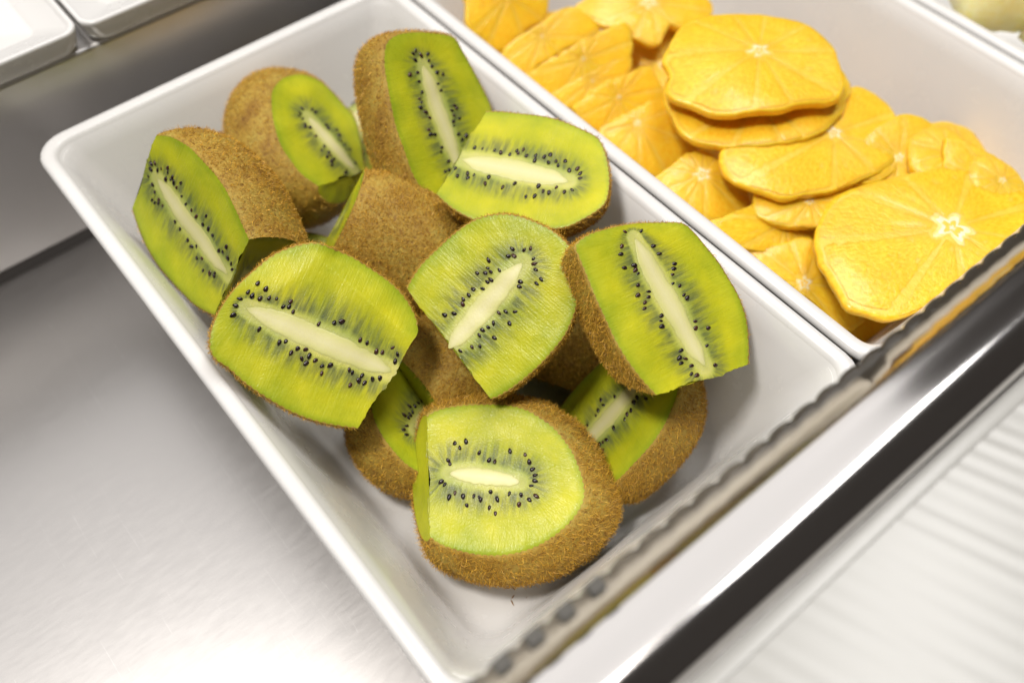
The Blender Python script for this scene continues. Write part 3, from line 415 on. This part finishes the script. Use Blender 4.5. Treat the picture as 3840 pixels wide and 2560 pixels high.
    zc = (A + B + Cc)[:, 2] / 3; cen_ = (A + B + Cc) / 3; ar = np.where((nr[:, 2] > .5) & (zc > zf(cen_[:, 0], cen_[:, 1]) - .00012), 0, ar); ar = ar * np.clip(.85 + .45 * noise2(cen_[:, 0] + cen_[:, 2], cen_[:, 1] - cen_[:, 2], 150, idx + 300), .2, 1.3)
    cnt = d.get('hair', 15000); ti = r.choice(nt, cnt, p=ar / ar.sum()); b1 = r.random((cnt, 2)); fl = b1.sum(1) > 1; b1[fl] = 1 - b1[fl]
    P = A[ti] + (B - A)[ti] * b1[:, :1] + (Cc - A)[ti] * b1[:, 1:]; nn = nr[ti]
    comb = np.array([.35, .2, .15]) + r.normal(0, .55, (cnt, 3)); comb -= nn * (comb * nn).sum(1)[:, None]
    L = d.get('hl', .9) * (.0009 + .0016 * r.random(cnt) ** 1.5)[:, None]
    L = L * np.clip(.65 + (-P[:, 2:3]) / .006, .65, 1); dirv = nn * (.55 + .4 * r.random((cnt, 1))) + comb; dirv /= np.linalg.norm(dirv, axis=1)[:, None]
    side = np.cross(dirv, r.normal(0, 1, (cnt, 3))); side /= np.linalg.norm(side, axis=1)[:, None] + 1e-9
    wd = (.000045 + .000045 * r.random(cnt))[:, None]; bend = comb * .35 - nn * .12
    p0 = P - nn * .00005; pmid = P + dirv * L * .55; pend = P + dirv * L + bend * L
    hv = np.stack([p0 - side * wd, p0 + side * wd, pmid - side * wd * .75, pmid + side * wd * .75, pend], 1).reshape(-1, 3)
    base = (np.arange(cnt) * 5)[:, None]
    hm = bpy.data.meshes.new("fuzz"); hf = np.concatenate([base + np.array([[0, 1, 3]]), base + np.array([[0, 3, 2]]), base + np.array([[2, 3, 4]])], 1).reshape(-1, 3)
    hm.vertices.add(len(hv)); hm.vertices.foreach_set('co', hv.astype(np.float32).ravel()); hm.loops.add(hf.size); hm.loops.foreach_set('vertex_index', hf.astype(np.int32).ravel())
    hm.polygons.add(len(hf)); hm.polygons.foreach_set('loop_start', np.arange(len(hf), dtype=np.int32) * 3); hm.update(calc_edges=True)
    fattr(hm, 'hue', np.repeat(np.clip(r.normal(.5, .25, cnt), 0, 1), 5))
    tag(link("fuzz", hm, root, [M_FUZZ]), kind='stuff')
for i, (k, d) in enumerate(KIWI.items()): kiwi(k, d, i + 1)
# ---------------------------------------------------------------- orange slices
def orange_mat(name, c0, c1, sss=.35, pulp=False):
    m, nt, b = mat(name)
    v = obj_noise(nt, 420, 4, .6)
    if pulp:   # juice sacs run outward from the pith
        aa = N(nt, 'ShaderNodeAttribute', attribute_name='ang'); rr = N(nt, 'ShaderNodeAttribute', attribute_name='rad'); cx = N(nt, 'ShaderNodeCombineXYZ')
        nt.links.new(aa.outputs['Fac'], cx.inputs[0]); nt.links.new(rr.outputs['Fac'], cx.inputs[1]); v = N(nt, 'ShaderNodeTexNoise', Scale=1.0, Detail=3, Roughness=.6); nt.links.new(cx.outputs[0], v.inputs['Vector'])
    r = ramp(nt, [(.3, c0), (.5, tuple(.5 * (p + q) for p, q in zip(c0, c1))), (.72, c1)]); nt.links.new(v.outputs[0], r.inputs[0])
    pn = obj_noise(nt, 70, 2); pr = ramp(nt, [(.35, (.96, .92, .8)), (.65, (1, 1.04, 1.1))]); nt.links.new(pn.outputs[0], pr.inputs[0])
    mm = N(nt, 'ShaderNodeMix', data_type='RGBA', blend_type='MULTIPLY'); mm.inputs['Factor'].default_value = 1; nt.links.new(r.outputs[0], mm.inputs['A']); nt.links.new(pr.outputs[0], mm.inputs['B']); nt.links.new(mm.outputs['Result'], b.inputs['Base Color'])
    b.inputs['Subsurface Weight'].default_value = sss; b.inputs['Subsurface Radius'].default_value = (1, .6, .1); b.inputs['Subsurface Scale'].default_value = .009
    b.inputs['Roughness'].default_value = .30; b.inputs['Specular IOR Level'].default_value = .35; b.inputs['Coat Weight'].default_value = .25; b.inputs['Coat Roughness'].default_value = .12; f = obj_noise(nt, 1100, 2); ad = N(nt, 'ShaderNodeMath', operation='MULTIPLY_ADD'); ad.inputs[1].default_value = .4
    nt.links.new(f.outputs[0], ad.inputs[0]); nt.links.new(v.outputs[0], ad.inputs[2]); bump(nt, b, ad.outputs[0], .45, .0006); return m
M_PULP = orange_mat("orange_pulp", (.92, .44, .006), (.98, .63, .045), .45, True)
M_MEMB = orange_mat("orange_membrane", (.95, .55, .04), (.96, .62, .085))
M_PITH = orange_mat("orange_pith", (.93, .74, .36), (.93, .86, .64), .3)
M_MEMB2 = orange_mat("orange_inner_pith", (.95, .62, .12), (.94, .74, .30), .4)
def orange_slice(d, idx, label):
    root = empty("orange_slice", frame(d['O'], d['n'], d['ax'])); tag(root, label, 'orange slice', 'peeled orange slices in the tray')
    r = np.random.default_rng(500 + idx); out = np.array(d['out']) * 1e-3; th = d['th'] * 1e-3; pc = np.array(d['pith']) * 1e-3
    out = catmull(np.vstack([out, out[:1]]), 121)[:-1]
    area = sum(a[0] * b[1] - a[1] * b[0] for a, b in zip(out, np.roll(out, -1, 0)))
    if area < 0: out = out[::-1]
    nrm = np.stack([np.roll(out, -1, 0) - np.roll(out, 1, 0)])[0]; nrm = np.stack([nrm[:, 1], -nrm[:, 0]], 1); nrm /= np.linalg.norm(nrm, axis=1)[:, None] + 1e-9
    out = out + nrm * sm_noise(len(out), 38, .0006, idx * 3 + 1)[:, None]; size = np.ptp(out, axis=0); ctr = out.mean(0); Rr = np.linalg.norm(out - ctr, axis=1).mean()
    def zf(P):
        q = P - ctr; return noise2(P[..., 0], P[..., 1], 60, idx) * .0013 - .0010 * (np.linalg.norm(q, axis=-1) / Rr) ** 2
    n = len(out); v, f = [], []
    th *= .55; levels = [(.9, 0), (1.0, -.0003), (1.005, -.3 * th), (1.0, -.65 * th), (.95, -.93 * th), (.6, -th)]
    topr = 8
    for j in range(1, topr + 1):
        P = pc + (out - pc) * (j / topr * .965)
        v += np.column_stack([P, zf(P) - (.0004 if j == topr else 0)]).tolist()
    jig = [sm_noise(n, 30, .0004, idx * 7 + i) for i in range(6)]
    for i, (sc, z) in enumerate(levels[1:]):
        P = ctr + (out - ctr) * sc + nrm * jig[i][:, None]
        v += np.column_stack([P, zf(P) + z]).tolist()
    c = len(v); v.append((pc[0], pc[1], float(zf(pc[None])[0]))); c2 = len(v); v.append((ctr[0], ctr[1], -th))
    nl = topr + 5
    f += [(c, k, (k + 1) % n) for k in range(n)]
    for j in range(nl - 1): f += [(j * n + k, (j + 1) * n + k, (j + 1) * n + (k + 1) % n, j * n + (k + 1) % n) for k in range(n)]
    f += [((nl - 1) * n + (k + 1) % n, (nl - 1) * n + k, c2) for k in range(n)]
    me = pymesh("membrane", v, f); va = np.array(v); fattr(me, 'ang', np.arctan2(va[:, 1] - pc[1], va[:, 0] - pc[0]) * 25); fattr(me, 'rad', np.linalg.norm(va[:, :2] - pc, axis=1) * 380 + va[:, 2] * 900); o = link("membrane", me, root, [M_MEMB, M_PULP])
    me.polygons.foreach_set('material_index', [0 if (i < n + (topr - 1) * n) else 1 for i in range(len(f))])
    # segments: wedges proud of the membrane
    ns = 9 + idx % 3; ang0 = r.random() * 6.28; rel = out - pc; th_o = np.unwrap(np.arctan2(rel[:, 1], rel[:, 0])); rr = np.linalg.norm(rel, axis=1)
    if th_o[-1] < th_o[0]: th_o = th_o[::-1]; rr = rr[::-1]
    tp = np.r_[th_o - 2 * np.pi, th_o, th_o + 2 * np.pi]; rp = np.r_[rr, rr, rr]
    edges = ang0 + (np.arange(ns + 1) + np.r_[0, r.normal(0, .16, ns - 1), 0]) * 2 * np.pi / ns; edges[-1] = edges[0] + 2 * np.pi
    pith_r = .0044 * d.get('ps', .5)
    for i in range(ns):
        a0, a1 = edges[i], edges[i + 1]; na, nr_ = 9, 9; sv, sf, sa, sr_ = [], [], [], []
        for jr in range(nr_ + 1):
            for ja in range(na + 1):
                a = a0 + (a1 - a0) * ja / na; Ro = np.interp(((a - tp[0]) % (2 * np.pi)) + tp[0] + 2 * np.pi if False else (a % (2 * np.pi)) , np.sort(tp), rp[np.argsort(tp)])
                ri = pith_r * (1 + .25 * math.sin(5 * a)); q = jr / nr_
                rad = ri + (Ro * .955 - ri) * q; gap = .00022 / max(rad, .003); aa = np.clip(a, a0 + gap, a1 - gap)
                # rounded outer corners of the wedge
                if q > .8: aa = (a0 + a1) / 2 + (aa - (a0 + a1) / 2) * (1 - .5 * ((q - .8) / .2) ** 2 * .25)
                P = pc + np.array([math.cos(aa), math.sin(aa)]) * rad
                edge = min(ja, na - ja, jr, nr_ - jr)
                z = float(zf(P[None])[0]) + (-.0001 if edge == 0 else .00008 if edge == 1 else .00012 + .00016 * float(noise2(P[0:1], P[1:2], 900, idx * 11 + i)[0]))
                sv.append((P[0], P[1], z)); sa.append(a * 24); sr_.append(rad * 420)
        for jr in range(nr_):
            for ja in range(na): b = jr * (na + 1) + ja; sf.append((b, b + na + 1, b + na + 2, b + 1))
        sm = pymesh("segment", sv, sf); fattr(sm, 'ang', sa); fattr(sm, 'rad', sr_)
        link("segment", sm, root, [M_PULP])
    # pith star
    pv_, pf = [], []; k = 40
    for j, s in enumerate((1.0, .72, .3)):
        for q in range(k):
            a = 2 * math.pi * q / k; rad = pith_r * s * (1.0 + .30 * math.sin(5 * a + idx) + .16 * math.sin(7 * a + 2 * idx) + .10 * math.sin(11 * a)); P = pc + np.array([math.cos(a) * (1.15 if idx != 6 else 1.0), math.sin(a) * (.9 if idx != 6 else 1.4)]) * rad
            pv_.append((P[0], P[1], float(zf(P[None])[0]) + (.0000 if j == 0 else .0003 if j == 1 else -.0002)))
    pv_.append((pc[0], pc[1], float(zf(pc[None])[0]) + .0002))
    for j in range(2): pf += [(j * k + q, j * k + (q + 1) % k, (j + 1) * k + (q + 1) % k, (j + 1) * k + q) for q in range(k)]
    pf += [(2 * k + q, 2 * k + (q + 1) % k, 3 * k) for q in range(k)]
    pm_ = pymesh("pith", pv_, pf); link("pith", pm_, root, [M_PITH, M_MEMB2]); pm_.polygons.foreach_set("material_index", [1] * k + [0] * (len(pf) - k))
    return root
SL = ["uppermost orange slice of the pile with a small white star pith",
 "orange slice directly beneath the uppermost one, only its front edge showing",
 "orange slice with its pith at the top edge, lying below the two stacked slices",
 "orange slice edge between the half-covered slice and the tray's right wall",
 "orange slice at the right edge of the photo behind the largest front slice",
 "largest orange slice at the front with a long white pith, next to the steel rail",
 "orange slice tucked under the left edge of the largest front slice",
 "small orange slice with a white pith beside the rim opposite the top kiwi face",
 "uppermost of three leaning orange slices next to the tall kiwi",
 "middle one of three leaning orange slices next to the tall kiwi",
 "lowest of three leaning orange slices next to the tall kiwi",
 "orange chunk standing in the far corner beside the shared tray rims",
 "orange slice at the back of the tray cut off by the photo's top edge",
 "orange slice below the three leaning ones, left of the stacked pair",
 "orange slice with a faint pale pith below the left end of the stacked pair",
 "orange slice lowest at the front, pale pith showing beside the tray rim",
 "orange slice peeping out behind the half-covered slice, under the stacked pair's right end",
 "orange slice behind the largest front slice, second from the tray's right wall",
 "orange slice behind the largest front slice, nearest the tray's right wall",
 "orange slice lying between the half-covered slice and the largest front slice"]
for i, d in enumerate(SLICES): orange_slice(d, i + 1, SL[i])
# the lower layer that the top slices rest on
r_ = np.random.default_rng(3); low = []
for i, (x, y, z) in enumerate([(.205, -.06, -.030), (.245, -.10, -.030), (.205, -.12, -.036), (.265, -.15, -.034), (.215, -.165, -.036), (.255, -.205, -.032), (.218, -.215, -.040), (.285, -.225, -.032), (.23, -.07, -.045), (.24, -.15, -.048), (.245, -.21, -.050)]):
    a = np.linspace(0, 2 * np.pi, 19)[:-1]; R_ = 33 + 4 * r_.random()
    if z < -.04: R_ = 30
    low.append((dict(O=(x, y, z), n=(r_.normal() * .12, -.15 + r_.normal() * .12, 1), ax=(1, 0, 0), out=[(R_ * math.cos(q) * (1 if z < -.04 else .85), R_ * math.sin(q) * .9) for q in a], pith=(r_.normal() * 2, r_.normal() * 2), th=9)))
for i, d in enumerate(low): orange_slice(d, 40 + i, "orange slice in the covered lower layer of the tray")
# ---------------------------------------------------------------- pale fruit in the third tray
M_PINE = orange_mat("pale_fruit", (.93, .80, .30), (.95, .88, .50), .3)
for i, (x, y, z, a) in enumerate([(.366, -.172, -.004, .3), (.374, -.205, -.008, 1.0), (.372, -.128, -.008, .7)]):
    k = 14; v, f = [], []
    for j, (s, zz) in enumerate(((.6, .012), (.93, .0115), (1, .008), (1.02, 0), (1, -.008), (.7, -.011))):
        for q in range(k):
            t = 2 * math.pi * q / k; v.append((.024 * s * math.cos(t) * (1 + .12 * math.sin(3 * t + i)), .019 * s * math.sin(t) * (1 + .1 * math.cos(4 * t)), zz + .0012 * math.sin(5 * t + j)))
    for j in range(5): f += [(j * k + q, (j + 1) * k + q, (j + 1) * k + (q + 1) % k, j * k + (q + 1) % k) for q in range(k)]
    f += [tuple(range(k)), tuple(reversed(range(5 * k, 6 * k)))]
    o = link("pineapple_chunk", pymesh("pineapple_chunk", v, f), None, [M_PINE]); o.location = (x, y, z); o.rotation_euler = (.2 * math.sin(i * 2), .15, a)
    tag(o, ("pale yellow fruit chunk nearest the rim in the third tray", "pale yellow fruit chunk farther back in the third tray", "pale yellow fruit chunk nearest the photo's right edge in the third tray")[i], 'fruit chunk', 'pale fruit chunks in the third tray')
# ---------------------------------------------------------------- rail, clear fluted sheet, ribbed panel
def tube_x(name, x0, x1, y, z, r, mt, parent=None, seg=40):
    v, f = [], []
    for x in (x0, x1):
        for k in range(seg): a = 2 * math.pi * k / seg; v.append((x, y + r * math.cos(a), z + r * math.sin(a)))
    f += [(k, (k + 1) % seg, seg + (k + 1) % seg, seg + k) for k in range(seg)]
    f += [tuple(reversed(range(seg))), tuple(range(seg, 2 * seg))]
    me = pymesh(name, v, f); me.polygons[-1].use_smooth = False; me.polygons[-2].use_smooth = False
    return link(name, me, parent, [mt])
def rail_mesh(x0, x1, yc, zc):
    # a rounded roof-shaped steel profile: broad back slope, soft ridge, front slope, tucked-in underside
    key = [(.0104, -.0060), (.0103, -.0015), (.0096, .0006), (.0050, .0020), (.0005, .0037), (-.0020, .0041), (-.0040, .0035), (-.0062, .0024), (-.0085, .0012), (-.0097, .0002), (-.0103, -.0020), (-.0100, -.0062), (-.0085, -.0078), (.0088, -.0078), (.0100, -.0070)]
    P = catmull(np.array(key + key[:1]), 90)[:-1]; v, f = [], []; k = len(P)
    for x in (x0, x1): v += [(x, yc + p[0], zc + p[1]) for p in P]
    f = [(i, (i + 1) % k, k + (i + 1) % k, k + i) for i in range(k)] + [tuple(reversed(range(k))), tuple(range(k, 2 * k))]
    me = pymesh("steel_rail", v, f); me.polygons[-1].use_smooth = False; me.polygons[-2].use_smooth = False
    bm = bmesh.new(); bm.from_mesh(me); bmesh.ops.recalc_face_normals(bm, faces=bm.faces[:]); bm.to_mesh(me); bm.free()
    return link("steel_rail", me, None, [M_RAIL])
rail = rail_mesh(-.45, .75, -.2863, .048)
tag(rail, "polished steel rail running diagonally in front of the trays", 'rail')
def clear_mat():
    m, nt, b = mat("clear_plastic"); b.inputs['Base Color'].default_value = (.50, .45, .37, 1); b.inputs['Transmission Weight'].default_value = .95; b.inputs['Roughness'].default_value = .02; b.inputs['IOR'].default_value = 1.14
    return m
M_CLEAR = clear_mat()
sheet = empty("plastic_strip", Matrix.Translation((.15, -.2705, .048))); tag(sheet, "clear wavy-edged plastic strip between the trays and the steel rail", 'plastic strip')
per = .0085; n = 6 * 80; v, f = [], []
for i in range(n + 1):      # one clear extrusion: scalloped towards the trays, flat towards the rail
    x = (i - n / 2) * per / 6; sc = .0010 * abs(math.sin(math.pi * i / 6)) ** .7
    for y, z in ((.0006 + sc, -.0020), (.0006 + sc, .0012), (.0003 + sc, .0018), (-.0004 + sc * .5, .0020), (-.0020, .0020), (-.0035, .0020), (-.0048, .0018), (-.0056, .0012), (-.0058, -.0005), (-.0056, -.0020)): v.append((x, y, z))
K_ = 10
for i in range(n): f += [(i * K_ + q, i * K_ + (q + 1) % K_, (i + 1) * K_ + (q + 1) % K_, (i + 1) * K_ + q) for q in range(K_)]
f += [tuple(range(K_)), tuple(reversed(range(n * K_, n * K_ + K_)))]
sm_ = pymesh("clear_sheet", v, f, True); bm = bmesh.new(); bm.from_mesh(sm_); bmesh.ops.recalc_face_normals(bm, faces=bm.faces[:]); bm.to_mesh(sm_); bm.free()
link("clear_sheet", sm_, sheet, [M_CLEAR])
m_, nt_, b_ = mat("dark_cell_shade"); b_.inputs['Base Color'].default_value = (.05, .045, .035, 1); b_.inputs['Roughness'].default_value = .5  # dark colour painted for the shade down in open cells
bm = bmesh.new(); bmesh.ops.create_cube(bm, size=1)
for q in bm.verts: q.co = Vector((q.co.x * .0040, q.co.y * .0034, q.co.z * .0030))
bmesh.ops.bevel(bm, geom=bm.edges[:], offset=.0004, segments=2, affect='EDGES'); shade_block = bpy.data.meshes.new("cell_shade_block"); bm.to_mesh(shade_block); bm.free(); shade_block.materials.append(m_)
for i in range(-20, -13):  # solid dark blocks stand in for the shaded cell openings
    o = bpy.data.objects.new("cell_shade_block", shade_block); col.objects.link(o); o.parent = sheet; o.location = (i * per + .0035, -.0008, .0030)
def panel_mat():
    m, nt, b = mat("frosted_panel"); b.inputs['Base Color'].default_value = (.37, .365, .345, 1); b.inputs['Roughness'].default_value = .26
    n = obj_noise(nt, 40, 3); bump(nt, b, n.outputs[0], .05, .001); return m
M_PANEL = panel_mat()
panel = empty("ribbed_panel", frame((.12, -.2970, .043), (-.0, .16, .987), (1, 0, 0))); tag(panel, "pale ribbed plastic panel in front of the steel rail, bottom right", 'panel')
# local x along the rail, local -y towards the viewer; ribs run along d
dx = -.27
nr = 110; pr = .0055; v, f = [], []
prof = [(0, 0), (.18, .0004), (.36, .0006), (.54, .0004), (.72, 0), (.86, -.0001)]
cols = []
for i in range(nr):
    for q, zz in prof: cols.append((-.32 + (i + q) * pr, zz * (.14 + .10 * math.sin(i * 1.7) * math.sin(i * .43))))
for yi, yy in enumerate((-.0045, -.16)):
    for x, zz in cols: v.append((x + dx * yy, yy, zz))
m_ = len(cols); f = [(i, m_ + i, m_ + i + 1, i + 1) for i in range(m_ - 1)]
link("ribbed_face", pymesh("ribbed_face", v, f), panel, [M_PANEL])
box("edge_strip", (-.45, -.0047, -.004), (.45, .0, .0004), M_PANEL, .0005, panel)
# ---------------------------------------------------------------- crumbs
bm = bmesh.new(); r_ = np.random.default_rng(5)
for (x, y) in [(.046, -.226), (.0475, -.2275), (.0455, -.2295), (.0525, -.2305), (.0555, -.226), (.049, -.233), (.044, -.231), (.060, -.2315)]:
    a = r_.random() * 3.14; L = .0006 + .0008 * r_.random()
    mtx = Matrix.Translation((x, y, -.0646)) @ Matrix.Rotation(a, 4, 'Z') @ Matrix.Diagonal((L, .00022, .0002, 1)); bmesh.ops.create_icosphere(bm, subdivisions=1, radius=1, matrix=mtx)
me = bpy.data.meshes.new("crumbs"); bm.to_mesh(me); bm.free(); tag(link("crumbs", me, None, [M_FUZZ]), "tiny dark crumbs on the white tray floor in front of the kiwis", 'crumbs', None, 'stuff')
